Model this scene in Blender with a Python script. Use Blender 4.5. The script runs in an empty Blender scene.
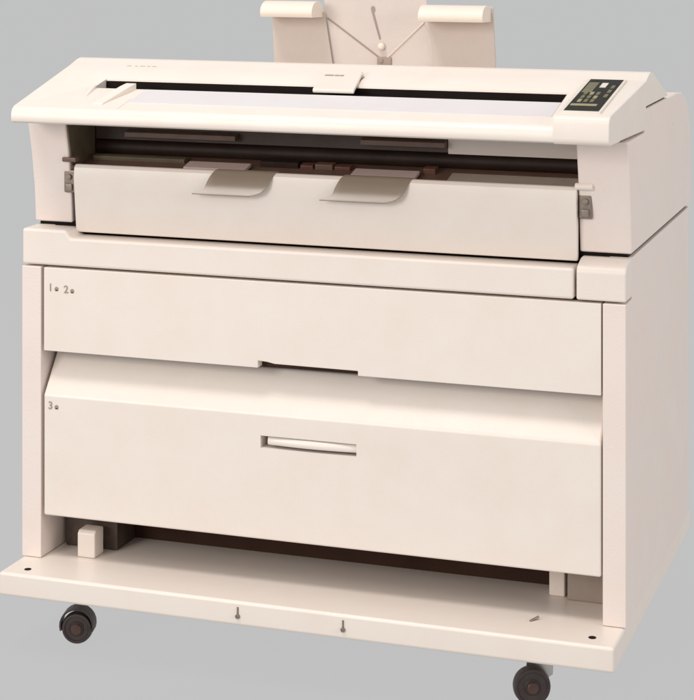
import bpy, bmesh, math
from mathutils import Vector, Matrix

scene = bpy.context.scene
COL = scene.collection

# ------------------------------------------------------------------ camera
cd = bpy.data.cameras.new("camera")
cam = bpy.data.objects.new("camera", cd)
COL.objects.link(cam)
cam.location = (1.23965, -3.37354, 1.412)
cam.rotation_euler = (math.radians(90), 0, math.radians(19))
cd.sensor_width = 36
cd.lens = 98.79
cd.shift_y = -0.6143
cd.clip_start = 0.05
cd.clip_end = 300
scene.camera = cam

# ------------------------------------------------------------------ light
world = bpy.data.worlds.new("World")
scene.world = world
world.use_nodes = True
bg = world.node_tree.nodes["Background"]
bg.inputs[0].default_value = (1.0, 1.0, 1.0, 1)
bg.inputs[1].default_value = 0.62

def area(name, loc, target, size, power, color):
    l = bpy.data.lights.new(name, 'AREA')
    l.shape = 'SQUARE'
    l.size = size
    l.energy = power
    l.color = color
    o = bpy.data.objects.new(name, l)
    COL.objects.link(o)
    o.location = loc
    d = Vector(target) - Vector(loc)
    o.rotation_euler = d.to_track_quat('-Z', 'Y').to_euler()
    return o

area("overhead_softbox", (-0.9, -1.3, 4.6), (0, 0.1, 0.8), 1.1, 80, (1.0, 0.94, 0.88))
area("front_softbox", (-2.6, -5.6, 2.6), (0, 0, 0.6), 2.2, 160, (1.0, 0.935, 0.875))

area("side_fill", (5.5, -1.6, 2.4), (0.4, 0.3, 0.6), 2.2, 74, (1.0, 0.92, 0.86))  # unseen fill lamp added to brighten the right side

scene.view_settings.view_transform = 'Standard'
scene.view_settings.look = 'None'
scene.view_settings.exposure = 0.0
scene.view_settings.gamma = 1.0

# ------------------------------------------------------------------ materials
def mat(name, base, rough=0.5, metal=0.0, mottle=0.0, bump=0.0, bscale=900, mscale=9.0, spec=0.5, trans=0.0, alt=None):
    m = bpy.data.materials.new(name)
    m.use_nodes = True
    nt = m.node_tree
    p = nt.nodes["Principled BSDF"]
    p.inputs["Base Color"].default_value = (*base, 1)
    p.inputs["Roughness"].default_value = rough
    p.inputs["Metallic"].default_value = metal
    p.inputs["Specular IOR Level"].default_value = spec
    p.inputs["Transmission Weight"].default_value = trans
    tc = nt.nodes.new("ShaderNodeTexCoord")
    if mottle:
        n = nt.nodes.new("ShaderNodeTexNoise")
        n.inputs["Scale"].default_value = mscale
        n.inputs["Detail"].default_value = 6
        n.inputs["Roughness"].default_value = 0.65
        nt.links.new(tc.outputs["Object"], n.inputs["Vector"])
        r = nt.nodes.new("ShaderNodeMapRange")
        r.inputs[1].default_value = 0.3
        r.inputs[2].default_value = 0.7
        nt.links.new(n.outputs["Fac"], r.inputs[0])
        mx = nt.nodes.new("ShaderNodeMix")
        mx.data_type = 'RGBA'
        a = alt or tuple(c * f for c, f in zip(base, (1.0, 0.97, 0.96)))
        mx.inputs[6].default_value = (*[min(1, c * (1 + mottle)) for c in base], 1)
        mx.inputs[7].default_value = (*[c * (1 - mottle) for c in a], 1)
        nt.links.new(r.outputs[0], mx.inputs[0])
        nt.links.new(mx.outputs[2], p.inputs["Base Color"])
        r2 = nt.nodes.new("ShaderNodeMapRange")
        r2.inputs[3].default_value = max(0.05, rough - 0.07)
        r2.inputs[4].default_value = min(1, rough + 0.07)
        nt.links.new(n.outputs["Fac"], r2.inputs[0])
        nt.links.new(r2.outputs[0], p.inputs["Roughness"])
    if bump:
        n2 = nt.nodes.new("ShaderNodeTexNoise")
        n2.inputs["Scale"].default_value = bscale
        n2.inputs["Detail"].default_value = 3
        nt.links.new(tc.outputs["Object"], n2.inputs["Vector"])
        b = nt.nodes.new("ShaderNodeBump")
        b.inputs["Strength"].default_value = bump
        b.inputs["Distance"].default_value = 0.001
        nt.links.new(n2.outputs["Fac"], b.inputs["Height"])
        nt.links.new(b.outputs[0], p.inputs["Normal"])
    return m

BEIGE = mat("cream_plastic", (0.812, 0.740, 0.676), 0.36, mottle=0.012, bump=0.22, bscale=420)
PAINT = mat("cream_painted_steel", (0.785, 0.71, 0.64), 0.5, mottle=0.02, bump=0.3, bscale=300)
SIDE = mat("cream_side_panel", (0.805, 0.715, 0.665), 0.5, mottle=0.010, bump=0.35, bscale=260)
PLATE = mat("white_feed_plate", (0.71, 0.685, 0.70), 0.34, mottle=0.012, bump=0.05)
TRAYM = mat("tray_taupe_plastic", (0.56, 0.49, 0.44), 0.55, mottle=0.03, bump=0.25, bscale=350)
TRAYL = mat("tray_lit_plastic", (0.80, 0.72, 0.63), 0.45, mottle=0.015, bump=0.15)  # lit copy of the tray plastic: top light put into the colour
TRAYM2 = mat("tray_bright_fold", (0.68, 0.60, 0.53), 0.5, mottle=0.05)
TRAYC = mat("tray_centre_plastic", (0.61, 0.545, 0.505), 0.5, mottle=0.03, bump=0.2, bscale=350)
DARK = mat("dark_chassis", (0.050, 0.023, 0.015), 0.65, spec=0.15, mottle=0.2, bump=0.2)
BROWN = mat("brown_inner_plate", (0.150, 0.088, 0.064), 0.45, mottle=0.15, mscale=14, bump=0.15)
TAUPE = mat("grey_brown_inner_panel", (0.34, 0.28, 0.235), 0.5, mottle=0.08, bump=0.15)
BROWNL = mat("dark_shelf_shade", (0.07, 0.048, 0.036), 0.5, mottle=0.3, mscale=30, bump=0.2)  # colour of the shade beside the left lock block
ROLLER = mat("dark_red_brown_roller", (0.026, 0.013, 0.009), 0.5, spec=0.25, mottle=0.3, mscale=16, bump=0.2)
OLIVEB = mat("olive_brown_inner_cheek", (0.13, 0.105, 0.065), 0.5, mottle=0.15, mscale=20, bump=0.15)
REDB = mat("red_brown_guide", (0.14, 0.060, 0.040), 0.45, mottle=0.25, mscale=30)
DEEP = mat("shaded_inner_panel", (0.060, 0.036, 0.026), 0.5, mottle=0.25, mscale=12, bump=0.15)  # left half of the inner panel, its shade put into the colour
BLACK = mat("black_rubber", (0.010, 0.006, 0.005), 0.6, spec=0.12, mottle=0.2, bump=0.3)
WHEEL = mat("dark_brown_rubber", (0.040, 0.027, 0.024), 0.5, mottle=0.35, mscale=30, bump=0.4)
HUB = mat("red_brown_hub", (0.075, 0.035, 0.025), 0.4, mottle=0.25, mscale=40, bump=0.2)
STEEL = mat("zinc_steel", (0.55, 0.53, 0.50), 0.35, metal=0.9, mottle=0.08, mscale=40, bump=0.1)
DULL = mat("dull_latch_metal", (0.27, 0.22, 0.185), 0.4, metal=0.6, mottle=0.2, mscale=60, bump=0.1)
PANELB = mat("black_panel_film", (0.010, 0.008, 0.004), 0.5, mottle=0.2, mscale=40, spec=0.15)
OLIVE = mat("olive_display", (0.13, 0.115, 0.045), 0.4, mottle=0.25, mscale=60)
KEYM = mat("pale_olive_key", (0.30, 0.27, 0.16), 0.5, mottle=0.1, mscale=60)
WHITE = mat("white_key", (0.72, 0.68, 0.60), 0.5, mottle=0.05)
FOLD = mat("tray_fold_shade", (0.33, 0.26, 0.22), 0.55, mottle=0.1)
INK = mat("grey_brown_ink", (0.34, 0.285, 0.24), 0.7, mottle=0.1)
INKL = mat("faded_green_grey_ink", (0.36, 0.35, 0.28), 0.7, mottle=0.2)
CLEAR = mat("smoky_clear_plastic", (0.44, 0.36, 0.28), 0.2, mottle=0.03, trans=0.5)
PINKL = mat("pale_pink_strip", (0.56, 0.44, 0.41), 0.45, mottle=0.06)

# floor made translucent so world light from below washes out contact shadows
FLOORM = bpy.data.materials.new("grey_translucent_floor")
FLOORM.use_nodes = True
nt = FLOORM.node_tree
for n in list(nt.nodes):
    nt.nodes.remove(n)
out = nt.nodes.new("ShaderNodeOutputMaterial")
tr = nt.nodes.new("ShaderNodeBsdfTranslucent")
df = nt.nodes.new("ShaderNodeBsdfDiffuse")
mx = nt.nodes.new("ShaderNodeMixShader")
tc = nt.nodes.new("ShaderNodeTexCoord")
nz = nt.nodes.new("ShaderNodeTexNoise")
nz.inputs["Scale"].default_value = 1.3
nz.inputs["Detail"].default_value = 4
cr = nt.nodes.new("ShaderNodeMix")
cr.data_type = 'RGBA'
cr.inputs[6].default_value = (0.886, 0.890, 0.890, 1)
cr.inputs[7].default_value = (0.876, 0.880, 0.880, 1)
nt.links.new(tc.outputs["Object"], nz.inputs["Vector"])
nt.links.new(nz.outputs["Fac"], cr.inputs[0])
nt.links.new(cr.outputs[2], tr.inputs[0])
df.inputs[0].default_value = (0.5, 0.5, 0.5, 1)
mx.inputs[0].default_value = 0.06
nt.links.new(tr.outputs[0], mx.inputs[1])
nt.links.new(df.outputs[0], mx.inputs[2])
nt.links.new(mx.outputs[0], out.inputs[0])

# ------------------------------------------------------------------ helpers
WPOS = {}

def link(name, bm, material, parent=None, smooth=35):
    """link a bmesh given in world coordinates as ONE object, origin at its centre"""
    bmesh.ops.recalc_face_normals(bm, faces=bm.faces[:])
    lo = Vector([min(v.co[i] for v in bm.verts) for i in range(3)])
    hi = Vector([max(v.co[i] for v in bm.verts) for i in range(3)])
    c = (lo + hi) / 2
    bmesh.ops.translate(bm, verts=bm.verts[:], vec=-c)
    me = bpy.data.meshes.new(name)
    bm.to_mesh(me)
    bm.free()
    for p in me.polygons:
        p.use_smooth = True
    me.set_sharp_from_angle(angle=math.radians(smooth))
    me.materials.append(material)
    o = bpy.data.objects.new(name, me)
    COL.objects.link(o)
    if len(me.polygons) < 4000:
        wn = o.modifiers.new("weighted_normal", 'WEIGHTED_NORMAL')
        wn.keep_sharp = True
    base = Vector((0, 0, 0))
    if parent is not None:
        o.parent = parent
        base = WPOS[parent.name]
    o.location = c - base
    WPOS[o.name] = c
    return o

def bevel(bm, w, seg=3, geom=None, ang=25):
    if w <= 0:
        return
    if geom is None:
        geom = [e for e in bm.edges if len(e.link_faces) == 2 and e.calc_face_angle(0) > math.radians(ang)]
    bmesh.ops.bevel(bm, geom=geom, offset=w, segments=seg, profile=0.5, affect='EDGES', clamp_overlap=True)

def box(x0, x1, y0, y1, z0, z1, w=0.002, seg=2):
    bm = bmesh.new()
    bmesh.ops.create_cube(bm, size=1)
    for v in bm.verts:
        v.co = Vector(((x0 + x1) / 2 + v.co.x * (x1 - x0), (y0 + y1) / 2 + v.co.y * (y1 - y0), (z0 + z1) / 2 + v.co.z * (z1 - z0)))
    bmesh.ops.recalc_face_normals(bm, faces=bm.faces[:])
    bevel(bm, w, seg)
    return bm

def prism(profile, axis, a0, a1, w=0.0, seg=3, ang=25):
    """closed 2-D profile extruded along axis: 'x' (profile y,z), 'y' (profile x,z)"""
    bm = bmesh.new()
    def P(p, a):
        return (a, p[0], p[1]) if axis == 'x' else (p[0], a, p[1])
    v0 = [bm.verts.new(P(p, a0)) for p in profile]
    v1 = [bm.verts.new(P(p, a1)) for p in profile]
    n = len(profile)
    bm.faces.new(v0)
    bm.faces.new(v1[::-1])
    for i in range(n):
        bm.faces.new((v0[i], v1[i], v1[(i + 1) % n], v0[(i + 1) % n]))
    bmesh.ops.recalc_face_normals(bm, faces=bm.faces[:])
    bevel(bm, w, seg, ang=ang)
    return bm

def ribbon(path, t, axis_a0, axis_a1, w=0.0):
    """a bent sheet: (y,z) path of thickness t extruded along x"""
    L, R = [], []
    for i, p in enumerate(path):
        a = Vector(path[max(0, i - 1)])
        b = Vector(path[min(len(path) - 1, i + 1)])
        d = (b - a).normalized()
        nrm = Vector((-d.y, d.x)) * t / 2
        L.append(tuple(Vector(p) + nrm))
        R.append(tuple(Vector(p) - nrm))
    return prism(L + R[::-1], 'x', axis_a0, axis_a1, w, 2, ang=50)

def merge(*bms):
    out = bms[0]
    for b in bms[1:]:
        me = bpy.data.meshes.new("tmp")
        b.to_mesh(me)
        b.free()
        out.from_mesh(me)
        bpy.data.meshes.remove(me)
    return out

def lathe(profile, center, axis, steps=40):
    """profile of (radius, height along axis) turned round axis through centre"""
    ax = Vector(axis).normalized()
    u = ax.orthogonal().normalized()
    v = ax.cross(u)
    bm = bmesh.new()
    rings = []
    for r, h in profile:
        rings.append([bm.verts.new(Vector(center) + ax * h + (u * math.cos(2 * math.pi * k / steps) + v * math.sin(2 * math.pi * k / steps)) * max(r, 1e-5)) for k in range(steps)])
    for a, b in zip(rings, rings[1:]):
        for k in range(steps):
            bm.faces.new((a[k], a[(k + 1) % steps], b[(k + 1) % steps], b[k]))
    bm.faces.new(rings[0][::-1])
    bm.faces.new(rings[-1])
    bmesh.ops.recalc_face_normals(bm, faces=bm.faces[:])
    return bm

def rod(p0, p1, r, steps=24, e=0.15):
    d = Vector(p1) - Vector(p0)
    L = d.length
    b = r * e
    return lathe([(r - b, 0), (r, b), (r, L - b), (r - b, L)], p0, d, steps)

def holed_panel(x0, x1, z0, z1, hx0, hx1, hz0, hz1, y0, y1, w):
    bm = bmesh.new()
    xs, zs = [x0, hx0, hx1, x1], [z0, hz0, hz1, z1]
    g = {}
    for k, y in enumerate((y0, y1)):
        for i, x in enumerate(xs):
            for j, z in enumerate(zs):
                g[k, i, j] = bm.verts.new((x, y, z))
    for k in (0, 1):
        for i in range(3):
            for j in range(3):
                if (i, j) != (1, 1):
                    bm.faces.new((g[k, i, j], g[k, i + 1, j], g[k, i + 1, j + 1], g[k, i, j + 1]))
    def wall(a, b):
        bm.faces.new((g[0, *a], g[0, *b], g[1, *b], g[1, *a]))
    for i in range(3):
        wall((i, 0), (i + 1, 0)); wall((i, 3), (i + 1, 3))
        wall((0, i), (0, i + 1)); wall((3, i), (3, i + 1))
    wall((1, 1), (2, 1)); wall((1, 2), (2, 2)); wall((1, 1), (1, 2)); wall((2, 1), (2, 2))
    bmesh.ops.recalc_face_normals(bm, faces=bm.faces[:])
    bevel(bm, w, 2)
    return bm

def cut(o, *cutters):
    """subtract the cutter bmeshes from object o for good"""
    for c in cutters:
        me = bpy.data.meshes.new("cut")
        c.to_mesh(me); c.free()
        co = bpy.data.objects.new("cut", me)
        COL.objects.link(co)
        m = o.modifiers.new("b", 'BOOLEAN')
        m.operation = 'DIFFERENCE'; m.solver = 'EXACT'; m.object = co
        bpy.context.view_layer.update()
        dg = bpy.context.evaluated_depsgraph_get()
        nm = bpy.data.meshes.new_from_object(o.evaluated_get(dg))
        o.modifiers.remove(m)
        old = o.data
        nm.name = old.name
        o.data = nm
        bpy.data.objects.remove(co)
        bpy.data.meshes.remove(me)
        bpy.data.meshes.remove(old)
        o.data.set_sharp_from_angle(angle=math.radians(35))

def text_bm(s, size, origin, ux, uz, depth=0.0008):
    """lettering as solid mesh: origin lower left, ux reading direction, uz up"""
    cu = bpy.data.curves.new("t", 'FONT')
    cu.body = s
    cu.size = size
    cu.extrude = depth / 2
    cu.offset = size * 0.012
    to = bpy.data.objects.new("t", cu)
    COL.objects.link(to)
    bpy.context.view_layer.update()
    me = bpy.data.meshes.new_from_object(to.evaluated_get(bpy.context.evaluated_depsgraph_get()))
    bpy.data.objects.remove(to)
    bpy.data.curves.remove(cu)
    bm = bmesh.new()
    bm.from_mesh(me)
    bpy.data.meshes.remove(me)
    ux, uz = Vector(ux).normalized(), Vector(uz).normalized()
    un = ux.cross(uz)
    for v in bm.verts:
        v.co = Vector(origin) + ux * v.co.x + uz * v.co.y + un * v.co.z
    return bm

# ------------------------------------------------------------------ setting
fb = bmesh.new()
bmesh.ops.create_grid(fb, x_segments=8, y_segments=8, size=70)
floor = link("floor", fb, FLOORM)
floor["kind"] = "structure"

# ------------------------------------------------------------------ the copier
root = bpy.data.objects.new("wide_format_copier", None)
COL.objects.link(root)
root.location = (0, 0.32, 0)
root.empty_display_size = 0.2
WPOS[root.name] = Vector((0, 0.32, 0))
root["label"] = "cream wide format copier with two roll drawers, standing on dark casters"
root["category"] = "copier"

W = 0.6
YB = 0.74                      # rear of the machine

# ---- cabinet: side panels, back and dark chassis
def side_panel(s):
    x0, x1 = (0.558, W) if s > 0 else (-W, -0.558)
    bm = prism([(0.0, 0.1585), (0.0, 0.7305), (0.0605, 0.7305), (0.0605, 0.8045), (YB, 0.8045), (YB, 0.1585)], 'x', x0, x1)
    r = [e for e in bm.edges if all(abs(v.co.y - YB) < 1e-4 and abs(abs(v.co.x) - W) < 1e-4 for v in e.verts)]
    bmesh.ops.bevel(bm, geom=r, offset=0.04, segments=8, profile=0.5, affect='EDGES')
    bevel(bm, 0.003, 3, ang=40)
    return bm

cab = link("cabinet", merge(box(-0.557, 0.557, YB - 0.02, YB - 0.001, 0.16, 0.73, 0.002)), PAINT, root)
for s in (-1, 1):
    link("side_panel", side_panel(s), SIDE, cab)
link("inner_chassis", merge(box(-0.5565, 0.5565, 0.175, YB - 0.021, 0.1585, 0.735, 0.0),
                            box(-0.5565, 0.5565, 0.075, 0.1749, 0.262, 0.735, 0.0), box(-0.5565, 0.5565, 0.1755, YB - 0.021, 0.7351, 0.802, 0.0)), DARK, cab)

# cap: raised corner blocks at both ends with the top rail between them
def cap_block(x0, x1):
    prof = [(0.001, 0.734), (0.001, 0.786), (0.006, 0.7945), (0.040, 0.8045), (0.0598, 0.8045), (0.0598, 0.734)]
    return prism(prof, 'x', x0, x1, 0.004, 3, ang=20)
link("corner_cap", cap_block(0.510, W), BEIGE, cab)
link("top_rail", prism([(-W, 0.734), (0.5055, 0.734), (0.5055, 0.7900), (-0.494, 0.7900), (-0.506, 0.8045), (-W, 0.8045)], 'y', 0.001, 0.0598, 0.0055, 4), BEIGE, cab)

# ---- upper drawer with its scooped grip in the lower edge
dx = 0.5552
dl = 0.5518
pr = [(-dl, 0.5665), (-0.100, 0.5665), (-0.100, 0.5800), (-0.082, 0.5790), (-0.066, 0.5762), (0.099, 0.5755), (0.099, 0.5665), (dx, 0.5665), (dx, 0.7300), (-dl, 0.7300)]
dr1 = link("drawer", prism(pr, 'y', 0.0, 0.024, 0.0016, 2), BEIGE, root)
link("grip_recess", prism([(0.0245, 0.5655), (0.0245, 0.5905), (0.055, 0.5905), (0.055, 0.5655)], 'x', -0.115, 0.112, 0.0), DARK, dr1)
def roll_icon(x, z, y, r=0.0042):
    return merge(rod((x, y, z), (x, y - 0.0006, z), r, 16), box(x - r * 0.8, x + r * 0.8, y - 0.0006, y, z - r, z - r * 0.4, 0))
def mark(parent, x, z, txt):
    b = merge(text_bm(txt, 0.021, (x, -0.0004, z), (1, 0, 0), (0, 0, 1)), roll_icon(x + 0.0185, z + 0.0045, 0.0))
    return b
link("printed_number", merge(mark(None, -0.5420, 0.6845, "1"), mark(None, -0.5080, 0.6825, "2")), INK, dr1)

# ---- lower drawer: sloped shoulder on top, recessed pull handle
HZ0, HZ1 = 0.4165, 0.4395
dr2 = link("drawer", prism([(0.0, 0.2435), (0.0, 0.4800), (0.056, 0.5560), (0.066, 0.5560), (0.066, 0.2435)], 'x', -dl, dx, 0.004, 4), BEIGE, root)
cut(dr2, box(-0.0945, 0.0965, -0.02, 0.030, HZ0, HZ1, 0.0))
hb = bmesh.new()
hp = []
N = 24
for i in range(N + 1):
    t = i / N
    x = -0.081 + t * 0.1765
    bow = math.sin(math.pi * min(1, max(0, t)))
    yf = 0.0035 - 0.0055 * bow
    hp.append([hb.verts.new(p) for p in ((x, yf + 0.004, HZ1 - 0.0015), (x, yf, HZ1 - 0.006), (x, yf - 0.001, HZ0 + 0.010), (x, yf + 0.001, HZ0 + 0.0062), (x, yf + 0.010, HZ0 + 0.0055), (x, 0.0295, HZ1 - 0.0015))])
for a, b in zip(hp, hp[1:]):
    for k in range(6):
        hb.faces.new((a[k], a[(k + 1) % 6], b[(k + 1) % 6], b[k]))
hb.faces.new(hp[0]); hb.faces.new(hp[-1][::-1])
link("handle", hb, BEIGE, dr2, 50)
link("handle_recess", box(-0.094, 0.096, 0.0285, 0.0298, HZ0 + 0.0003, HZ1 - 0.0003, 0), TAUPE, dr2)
link("printed_number", mark(None, -0.5420, 0.4530, "3"), INK, dr2)

# ---- base platform with lock blocks, bolts and casters
plat = link("base_platform", box(-0.598, 0.598, -0.097, YB - 0.004, 0.113, 0.1578, 0.006, 4), BEIGE, root)
def lock_block(x, y, w=0.038):
    return merge(prism([(y, 0.158), (y, 0.205), (y + 0.006, 0.211), (y + 0.04, 0.211), (y + 0.04, 0.158)], 'x', x - w / 2, x + w / 2, 0.003, 3))
link("lock_block", lock_block(-0.475, 0.030), BEIGE, plat)
link("lock_block", lock_block(0.448, 0.120, 0.03), BEIGE, plat)
link("shelf_shade_box", merge(box(-0.549, -0.435, 0.088, 0.172, 0.158, 0.236, 0.003)), BROWNL, plat)  # dark box added where shade falls beside the lock block
link("shelf_shade_box", merge(box(0.47, 0.549, 0.108, 0.172, 0.158, 0.215, 0.003)), TAUPE, plat)  # paler box added for the dark hollow at the right end
for x, y in ((-0.551, -0.066), (0.552, -0.060)):
    link("screw_hole", lathe([(0.0068, 0), (0.0068, 0.0009), (0.005, 0.0012)], (x, y, 0.1576), (0, 0, 1), 20), BLACK, plat)
for x in (-0.101, 0.104):
    link("catch_pin", merge(rod((x, -0.0965, 0.131), (x, -0.1010, 0.131), 0.0042, 16), box(x - 0.0016, x + 0.0016, -0.0985, -0.0965, 0.131, 0.148, 0.0005)), DULL, plat)
link("catch_pin", merge(rod((0.431, -0.020, 0.1580), (0.443, -0.004, 0.1625), 0.0022, 12)), DULL, plat)

def caster(x, y, ang, tilt=0.0):
    """swivel caster; ang is the direction (radians) its axle points to in plan"""
    ax = Vector((math.cos(ang), math.sin(ang), 0))
    fw = Vector((-math.sin(ang), math.cos(ang), 0))
    cc = Vector((x, y, 0.0385))
    # swivel head under the platform
    head = merge(lathe([(0.026, 0), (0.027, 0.003), (0.027, 0.006), (0.019, 0.008), (0.017, 0.018), (0.021, 0.0185), (0.021, 0.0215)],
                       (x + fw.x * 0.012, y + fw.y * 0.012, 0.1125), (0, 0, -1), 28))
    head2 = link("caster", head, STEEL, root)
    # hood over the wheel
    def P(u, h, s):
        return cc + fw * u + Vector((0, 0, h)) + ax * s
    hb = bmesh.new()
    pr_ = []
    R = 0.0340
    for k in range(15):
        a = math.radians(-18 + 216 * k / 14)
        pr_.append((R * math.cos(a), min(R * math.sin(a), 0.0365)))
    ins = [(u * 0.9, h * 0.9) for u, h in pr_]
    for pts, s0, s1 in ((pr_, -0.0165, 0.0135),):
        A = [hb.verts.new(P(u, h, s0)) for u, h in pts]
        B = [hb.verts.new(P(u, h, s1)) for u, h in pts]
        A2 = [hb.verts.new(P(u, h, s0)) for u, h in ins]
        B2 = [hb.verts.new(P(u, h, s1)) for u, h in ins]
        n = len(pts)
        for i in range(n - 1):
            hb.faces.new((A[i], A[i + 1], B[i + 1], B[i]))
            hb.faces.new((A2[i], B2[i], B2[i + 1], A2[i + 1]))
            hb.faces.new((A[i], A2[i], A2[i + 1], A[i + 1]))
            hb.faces.new((B[i], B[i + 1], B2[i + 1], B2[i]))
        for i in (0, n - 1):
            hb.faces.new((A[i], B[i], B2[i], A2[i]))
    return head2, cc, ax, fw, hb

def build_caster(x, y, ang, hooded):
    head, cc, ax, fw, hb = caster(x, y, ang)
    R = 0.0305 if hooded else 0.0340
    cc = cc + Vector((0, 0, R - 0.0365))
    prof = [(0.004, -0.0125), (0.013, -0.0125), (0.015, -0.010), (R - 0.008, -0.010), (R - 0.0065, -0.012), (R - 0.002, -0.0115), (R - 0.0008, -0.0075), (R, 0.0),
            (R - 0.0008, 0.0075), (R - 0.002, 0.0115), (R - 0.0065, 0.012), (R - 0.008, 0.010), (0.015, 0.010), (0.013, 0.0125), (0.004, 0.0125)]
    wh = link("wheel", lathe(prof, cc, ax, 48), WHEEL, head)
    link("hub", rod(cc - ax * 0.0165, cc + ax * 0.0165, 0.0105, 24), HUB, head)
    if hooded:
        link("hood", hb, WHEEL, head, 50)
    else:
        hb.free()
        # fork legs
        fk = bmesh.new()
        for s in (-1,):
            q = []
            for t in (0.0, 0.0022):
                o = ax * s * (0.0168 + t)
                q.append([fk.verts.new(cc + o + fw * u + Vector((0, 0, h))) for u, h in ((-0.010, -0.008), (0.012, -0.008), (0.042, 0.012), (0.044, 0.052), (-0.004, 0.052))])
            fk.faces.new(q[0]); fk.faces.new(q[1][::-1])
            for i in range(5):
                fk.faces.new((q[0][i], q[0][(i + 1) % 5], q[1][(i + 1) % 5], q[1][i]))
        link("fork", fk, STEEL, head, 30)
build_caster(-0.4775, 0.0, math.radians(-62 - 14), True)
build_caster(0.4290, 0.0, math.radians(-66), False)
build_caster(-0.4775, 0.60, math.radians(-80), True)
build_caster(0.4290, 0.60, math.radians(-60), False)

# ---- upper housing: end walls, rear cover
hw = [(0.055, 0.8110), (0.050, 0.880), (0.037, 0.955), (0.022, 1.0150), (0.1955, 1.0160), (0.1955, 1.0590), (0.56, 1.0590), (0.62, 1.054), (0.67, 1.039), (0.705, 1.012), (0.726, 0.975), (0.732, 0.92), (0.735, 0.8110)]
house = link("upper_housing", prism([(0.300, 0.809), (0.300, 1.012), (0.2, 1.016), (0.2, 1.0575), (0.56, 1.0575), (0.62, 1.0525), (0.668, 1.0375), (0.7035, 1.0105), (0.7245, 0.974), (0.7305, 0.92), (0.7335, 0.809)], 'x', -0.5165, 0.5045), SIDE, root)
link("end_wall", prism(hw, 'x', -W, -0.517, 0.004, 3), SIDE, house)
link("end_wall", prism(hw, 'x', 0.505, W, 0.004, 3), SIDE, house)
link("gap_shade_filler", merge(box(-0.592, 0.592, 0.062, YB - 0.03, 0.8035, 0.8125, 0), box(-0.594, 0.594, 0.205, 0.43, 1.0525, 1.0660, 0), box(-0.580, -0.53, 0.03, 0.2, 1.010, 1.0215, 0), box(0.52, 0.580, 0.03, 0.2, 1.010, 1.0215, 0)), BLACK, house)  # black slabs added inside the open gaps so they show dark
for s, x0, x1 in ((-1, -0.5305, -0.5055), (1, 0.5055, 0.5300)):
    lat = merge(box(x0, x1, 0.0435, 0.0545, 0.872, 0.917, 0.003), box(x0 + 0.005, x1 - 0.005, 0.0385, 0.0436, 0.876, 0.890, 0.002), rod(((x0 + x1) / 2, 0.0436, 0.904), ((x0 + x1) / 2, 0.0380, 0.904), 0.0055, 20))
    link("latch", lat, DULL, house)
link("hinge_pin", merge(rod((0.500, 0.040, 0.931), (0.532, 0.040, 0.931), 0.0065, 20)), BEIGE, house)
link("hinge_pin", merge(box(-0.530, -0.500, 0.034, 0.052, 0.934, 0.943, 0.002)), BROWN, house)
# small dots on the right end wall
link("screw_cover", merge(rod((W - 0.001, 0.50, 1.005), (W + 0.001, 0.50, 1.005), 0.008, 20)), SIDE, house)

# inner workings seen through the front opening
link("inner_panel", box(0.2300, 0.5040, 0.150, 0.156, 0.966, 1.016, 0.001), BEIGE, house)  # panel split in two: cream here paints the stronger light at the right
link("inner_panel", box(-0.5140, 0.2295, 0.152, 0.158, 0.968, 1.016, 0.001), DEEP, house)  # dark half: weaker light at the left put into the colour
link("inner_cheek", prism([(0.049, 0.925), (0.0265, 1.014), (0.148, 1.014), (0.148, 0.925)], "x", -0.5168, -0.5142), OLIVEB, house)
link("lit_guide_patch", prism([(0.060, 0.9200), (0.060, 0.9245), (0.110, 0.9360), (0.110, 0.9310)], "x", 0.2500, 0.5030, 0.0008), TAUPE, house)  # plate added for the lighter right end, light put into its colour
link("feed_roller", merge(rod((-0.5155, 0.170, 0.951), (0.5035, 0.170, 0.951), 0.0195, 28)), ROLLER, house)
link("lower_guide", prism([(0.062, 0.905), (0.062, 0.919), (0.145, 0.938), (0.190, 0.938), (0.190, 0.905)], 'x', -0.5155, 0.5035, 0.001), BROWN, house)
link("inner_lining", merge(box(-0.5160, 0.5040, 0.190, 0.299, 0.85, 1.012, 0), box(-0.5168, -0.5140, 0.1485, 0.19, 0.90, 1.0145, 0)), DARK, house)
for x0, x1, z0, mt in ((-0.140, -0.060, 0.944, ROLLER), (-0.056, -0.030, 0.940, REDB), (-0.026, 0.010, 0.943, BROWN), (0.014, 0.046, 0.940, REDB), (0.192, 0.216, 0.944, REDB), (-0.500, -0.300, 0.941, OLIVEB)):
    link("guide_finger", prism([(0.112, 0.930), (0.110, z0 - 0.003), (0.118, z0), (0.135, z0), (0.135, 0.930)], "x", x0, x1, 0.0012), mt, house)
link("inner_bar", prism([(0.130, 0.9760), (0.130, 0.9860), (0.148, 0.9900), (0.148, 0.9760)], "x", -0.4400, -0.2000, 0.001), BROWN, house)
link("inner_bar", prism([(0.130, 0.9790), (0.130, 0.9890), (0.148, 0.9930), (0.148, 0.9790)], "x", 0.0600, 0.2290, 0.001), BROWN, house)
for x0, x1 in ((-0.285, -0.155), (0.060, 0.188)):
    link("guide_strip", prism([(0.071, 0.9235), (0.071, 0.9295), (0.104, 0.9375), (0.104, 0.931)], 'x', x0, x1, 0.0008), PINKL, house)

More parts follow.
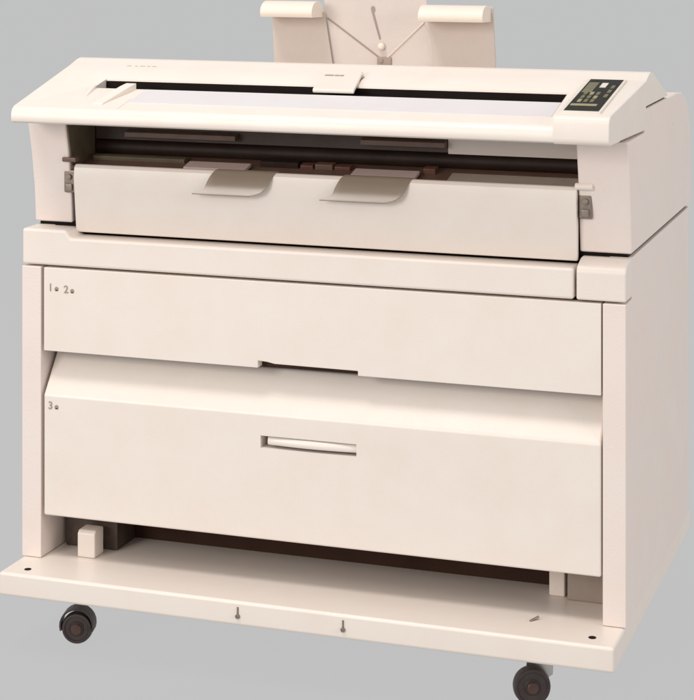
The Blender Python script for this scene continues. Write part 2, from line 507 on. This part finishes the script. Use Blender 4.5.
# ---- front flap with two smoky paper tabs
flap = link("front_flap", prism([(0.043, 0.7955), (0.034, 0.8800), (0.0315, 0.9050), (0.0340, 0.9240), (0.0400, 0.9300), (0.0480, 0.9300), (0.0540, 0.9230), (0.0540, 0.7955)], 'x', -0.5035, 0.5035, 0.0025, 3, ang=40), BEIGE, root)
def paper_tab(x0, x1):
    path = []
    for k in range(13):
        t = k / 12
        path.append((0.047 - 0.032 * t - 0.004 * math.sin(math.pi * t), 0.9325 + 0.002 * math.sin(math.pi * t) - 0.044 * t ** 1.5))
    bm = bmesh.new()
    th = 0.0028
    rows = []
    for k, (y, z) in enumerate(path):
        t = k / 12
        l = x0 - 0.020 * t
        r = x1 - 0.018 * t
        if t > 0.6:
            q = (t - 0.6) / 0.4
            r -= 0.030 * (1 - math.sqrt(max(0, 1 - q * q)))
        if t > 0.9:
            l -= 0.022 * (t - 0.9) / 0.1
        rows.append([bm.verts.new((l, y, z)), bm.verts.new((r, y, z)), bm.verts.new((r, y, z - th)), bm.verts.new((l, y, z - th))])
    for a, b in zip(rows, rows[1:]):
        for i in range(4):
            bm.faces.new((a[i], a[(i + 1) % 4], b[(i + 1) % 4], b[i]))
    bm.faces.new(rows[0]); bm.faces.new(rows[-1][::-1])
    return bm
link("paper_tab", paper_tab(-0.200, -0.076), CLEAR, flap, 50)
link("paper_tab", paper_tab(0.060, 0.195), CLEAR, flap, 50)

# ---- lid with its feed slot
SL = 0.225
def zt(y):                       # height of the sloping lid top
    return 1.050 + SL * (y + 0.07)
lp = [(-0.064, 1.0195), (-0.072, 1.0228), (-0.0735, 1.030), (-0.0725, 1.040), (-0.068, 1.047), (-0.060, zt(-0.060)), (0.20, zt(0.20)), (0.236, 1.1220), (0.252, 1.1245), (0.275, 1.1215), (0.44, 1.0665), (0.44, 1.0632), (0.2000, 1.0632), (0.2000, 1.0205), (0.19, 1.0200)]
lid = link("lid", prism(lp, 'x', -W, W, 0.0022, 2, ang=28), BEIGE, root)
for v in lid.data.vertices:                     # the front corners draw in a little
    y = v.co.y + WPOS[lid.name].y
    if y < 0.2:
        v.co.x *= 1 - 0.026 * (0.2 - y) / 0.27
cut(lid, box(-0.474, 0.4700, 0.061, 0.1195, 1.0301, 1.3, 0.0))
link("document_roller", rod((-0.4735, 0.0930, 1.0560), (0.4695, 0.0930, 1.0560), 0.0140, 28), BLACK, lid)
link("slot_lining", merge(box(-0.4738, 0.4698, 0.1175, 0.1193, 1.0302, 1.0890, 0), box(-0.4738, 0.4698, 0.0612, 0.1174, 1.0302, 1.0400, 0)), BLACK, lid)

def slope_box(x0, x1, y0, y1, h0, h1, w=0.0008, skew0=0.0, skew1=0.0, f=None):
    """a slab lying on the sloping lid top; skew shifts the front corners in x"""
    f = f or zt
    bm = bmesh.new()
    vs = {}
    for i, (xa, y, sk) in enumerate(((x0, y0, skew0), (x1, y0, skew1), (x1, y1, 0), (x0, y1, 0))):
        for j, h in enumerate((h0, h1)):
            vs[i, j] = bm.verts.new((xa + sk, y, f(y) + h))
    bm.faces.new([vs[i, 0] for i in range(4)]); bm.faces.new([vs[i, 1] for i in range(4)])
    for i in range(4):
        bm.faces.new((vs[i, 0], vs[(i + 1) % 4, 0], vs[(i + 1) % 4, 1], vs[i, 1]))
    bmesh.ops.recalc_face_normals(bm, faces=bm.faces[:])
    bevel(bm, w, 2)
    return bm

link("feed_plate", slope_box(-0.360, 0.470, -0.022, 0.0590, -0.001, 0.0009, 0.0004), PLATE, lid)
nub = link("centre_marker", slope_box(-0.036, 0.046, 0.070, 0.190, 0.0006, 0.0090, 0.0025, 0.020, 0.022), BEIGE, lid)
link("slot_cover_mark", merge(*[slope_box(x, x + 0.0085, 0.150, 0.157, 0.0005, 0.0096, 0.0) for x in (-0.020, -0.011, 0.0, 0.010)]), INK, lid)
link("side_groove", slope_box(0.0500, 0.0535, 0.125, 0.178, -0.001, 0.0006, 0.0), DULL, lid)
# faint maker's mark near the back edge, too small to read
link("maker_mark", merge(*[slope_box(x, x + w_, 0.205, 0.217, -0.001, 0.0007, 0.0) for x, w_ in ((-0.470, 0.010), (-0.452, 0.006), (-0.441, 0.012), (-0.425, 0.007), (-0.414, 0.010))]), INKL, lid)
# paper edge guide at the left end of the slot
def fin(pts, t):
    bm = bmesh.new()
    A = [bm.verts.new((x, y, zt(y) + h)) for x, y, h in pts]
    B = [bm.verts.new((x + t, y, zt(y) + h)) for x, y, h in pts]
    n = len(pts)
    bm.faces.new(A); bm.faces.new(B[::-1])
    for i in range(n):
        bm.faces.new((A[i], A[(i + 1) % n], B[(i + 1) % n], B[i]))
    bmesh.ops.recalc_face_normals(bm, faces=bm.faces[:])
    bevel(bm, 0.001, 2)
    return bm
link("edge_guide", merge(fin([(-0.428, -0.040, 0.0), (-0.428, -0.036, 0.003), (-0.406, 0.040, 0.012), (-0.402, 0.060, 0.012), (-0.402, 0.060, -0.002)], 0.022),
                         fin([(-0.468, 0.000, 0.0), (-0.473, 0.050, 0.006), (-0.473, 0.060, 0.006), (-0.473, 0.060, -0.002)], 0.006)), BEIGE, lid)
link("table_seam", slope_box(-0.3640, -0.3628, -0.060, 0.000, -0.001, 0.0004, 0.0), TRAYM2, lid)

# ---- raised pod at the right end of the lid, carrying the control panel
def zp(y):
    return 1.0710 + 0.155 * (y + 0.06)
pod = link("control_pod", prism([(-0.0660, 1.0184), (-0.0725, 1.0225), (-0.0745, 1.0300), (-0.0735, 1.0560), (-0.0700, 1.0655), (-0.0600, zp(-0.06)), (0.20, zp(0.20)), (0.24, 1.110), (0.24, 1.075), (0.0, 1.0184)], 'x', 0.4840, 0.6006, 0.0024, 3, ang=28), BEIGE, lid)
for v in pod.data.vertices:
    y = v.co.y + WPOS[pod.name].y
    x = v.co.x + WPOS[pod.name].x
    if y < 0.2 and x > 0.55:
        v.co.x -= x * 0.026 * (0.2 - y) / 0.27
# ---- control panel
def pbox(x0, x1, y0, y1, h0, h1, w):
    m = lambda y: -0.052 + (y - 0.002) * 1.181
    return slope_box(x0 + 0.003, x1 + 0.001, m(y0), m(y1), h0, h1, w, f=zp)
pan = link("control_panel", pbox(0.4885, 0.5640, 0.002, 0.2110, -0.001, 0.0030, 0.0012), WHITE, root)
link("panel_film", pbox(0.4945, 0.5590, 0.008, 0.2060, 0.0022, 0.0036, 0.0003), PANELB, pan)
link("display", pbox(0.4985, 0.5190, 0.118, 0.182, 0.0030, 0.0044, 0.0003), OLIVE, pan)
link("indicator_window", pbox(0.5235, 0.5370, 0.152, 0.180, 0.0030, 0.0044, 0.0003), WHITE, pan)
link("indicator_strip", pbox(0.4985, 0.5480, 0.036, 0.047, 0.0030, 0.0044, 0.0003), KEYM, pan)
for i in range(3):
    for j in range(3):
        x = 0.505 + 0.0115 * i
        y = 0.058 + 0.023 * j
        link("key", pbox(x, x + 0.009, y, y + 0.016, 0.0030, 0.0048, 0.0005), OLIVE if (i + j) % 3 else KEYM, pan)
for y in (0.090, 0.118, 0.146):
    link("key", pbox(0.5450, 0.5540, y, y + 0.018, 0.0030, 0.0048, 0.0005), OLIVE, pan)

# ---- paper catch tray rising behind the lid
TY = 0.50
tray = link("catch_tray", prism([(-0.2645, 1.02), (0.2340, 1.02), (0.2325, 1.12), (0.2270, 1.232), (0.0840, 1.232), (0.0820, 1.262), (-0.1450, 1.262), (-0.1465, 1.215), (-0.2650, 1.215), (-0.2600, 1.12)], 'y', TY, TY + 0.004, 0.001, 2), TRAYC, root)
curl = []
for k in range(17):
    a = math.radians(-30 + 235 * k / 16)
    curl.append((TY - 0.036 + 0.036 * math.cos(a), 1.2160 + 0.0235 * math.sin(a)))
link("curled_wing", prism([(y - 0.003, z) for y, z in curl], 'x', -0.2640, -0.1470, 0.0008), TRAYL, tray, 50)  # same plastic as the wings, light from above painted as lighter colour
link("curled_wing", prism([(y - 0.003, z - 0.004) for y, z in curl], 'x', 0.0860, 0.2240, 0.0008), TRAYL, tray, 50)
def ridge(p, q, r=0.003, yy=TY - 0.0002, n=12):
    return rod((p[0], yy, p[1]), (q[0], yy, q[1]), r, n, 0.4)
link("fold_ridge", ridge((-0.138, 1.203), (-0.022, 1.121), 0.0017), FOLD, tray)
link("wing_panel", prism([(-0.2580, 1.03), (-0.1180, 1.03), (-0.1220, 1.090), (-0.1425, 1.215), (-0.2630, 1.215), (-0.2585, 1.12)], 'y', TY - 0.0075, TY - 0.0035, 0.0012, 2), TRAYM, tray)
link("wing_panel", prism([(0.1010, 1.03), (0.2345, 1.03), (0.2335, 1.12), (0.2285, 1.228), (0.0850, 1.205), (0.0800, 1.197), (0.0940, 1.170), (0.1000, 1.130)], 'y', TY - 0.0075, TY - 0.0035, 0.0012, 2), TRAYM, tray)
link("fold_ridge", ridge((0.078, 1.197), (-0.006, 1.118), 0.0024), TRAYM2, tray)
link("hook_slot", prism([(-0.0405, 1.224), (-0.0385, 1.229), (-0.0325, 1.229), (-0.0300, 1.222), (-0.0325, 1.214), (-0.0175, 1.160), (-0.0215, 1.158), (-0.0375, 1.212)], 'y', TY - 0.0006, TY + 0.001), FOLD, tray)
link("knob", lathe([(0.003, 0), (0.0060, 0.002), (0.0078, 0.006), (0.006, 0.010), (0.003, 0.012)], (-0.016, TY, 1.144), (0, -1, 0), 24), TRAYL, tray)
link("bracket", merge(box(-0.026, 0.006, TY - 0.004, TY, 1.104, 1.122, 0.002), rod((-0.016, TY - 0.002, 1.114), (-0.016, TY - 0.007, 1.114), 0.004)), FOLD, tray)
link("tray_support", box(-0.20, 0.16, TY + 0.004, TY + 0.02, 1.02, 1.10, 0.002), TRAYM, tray)
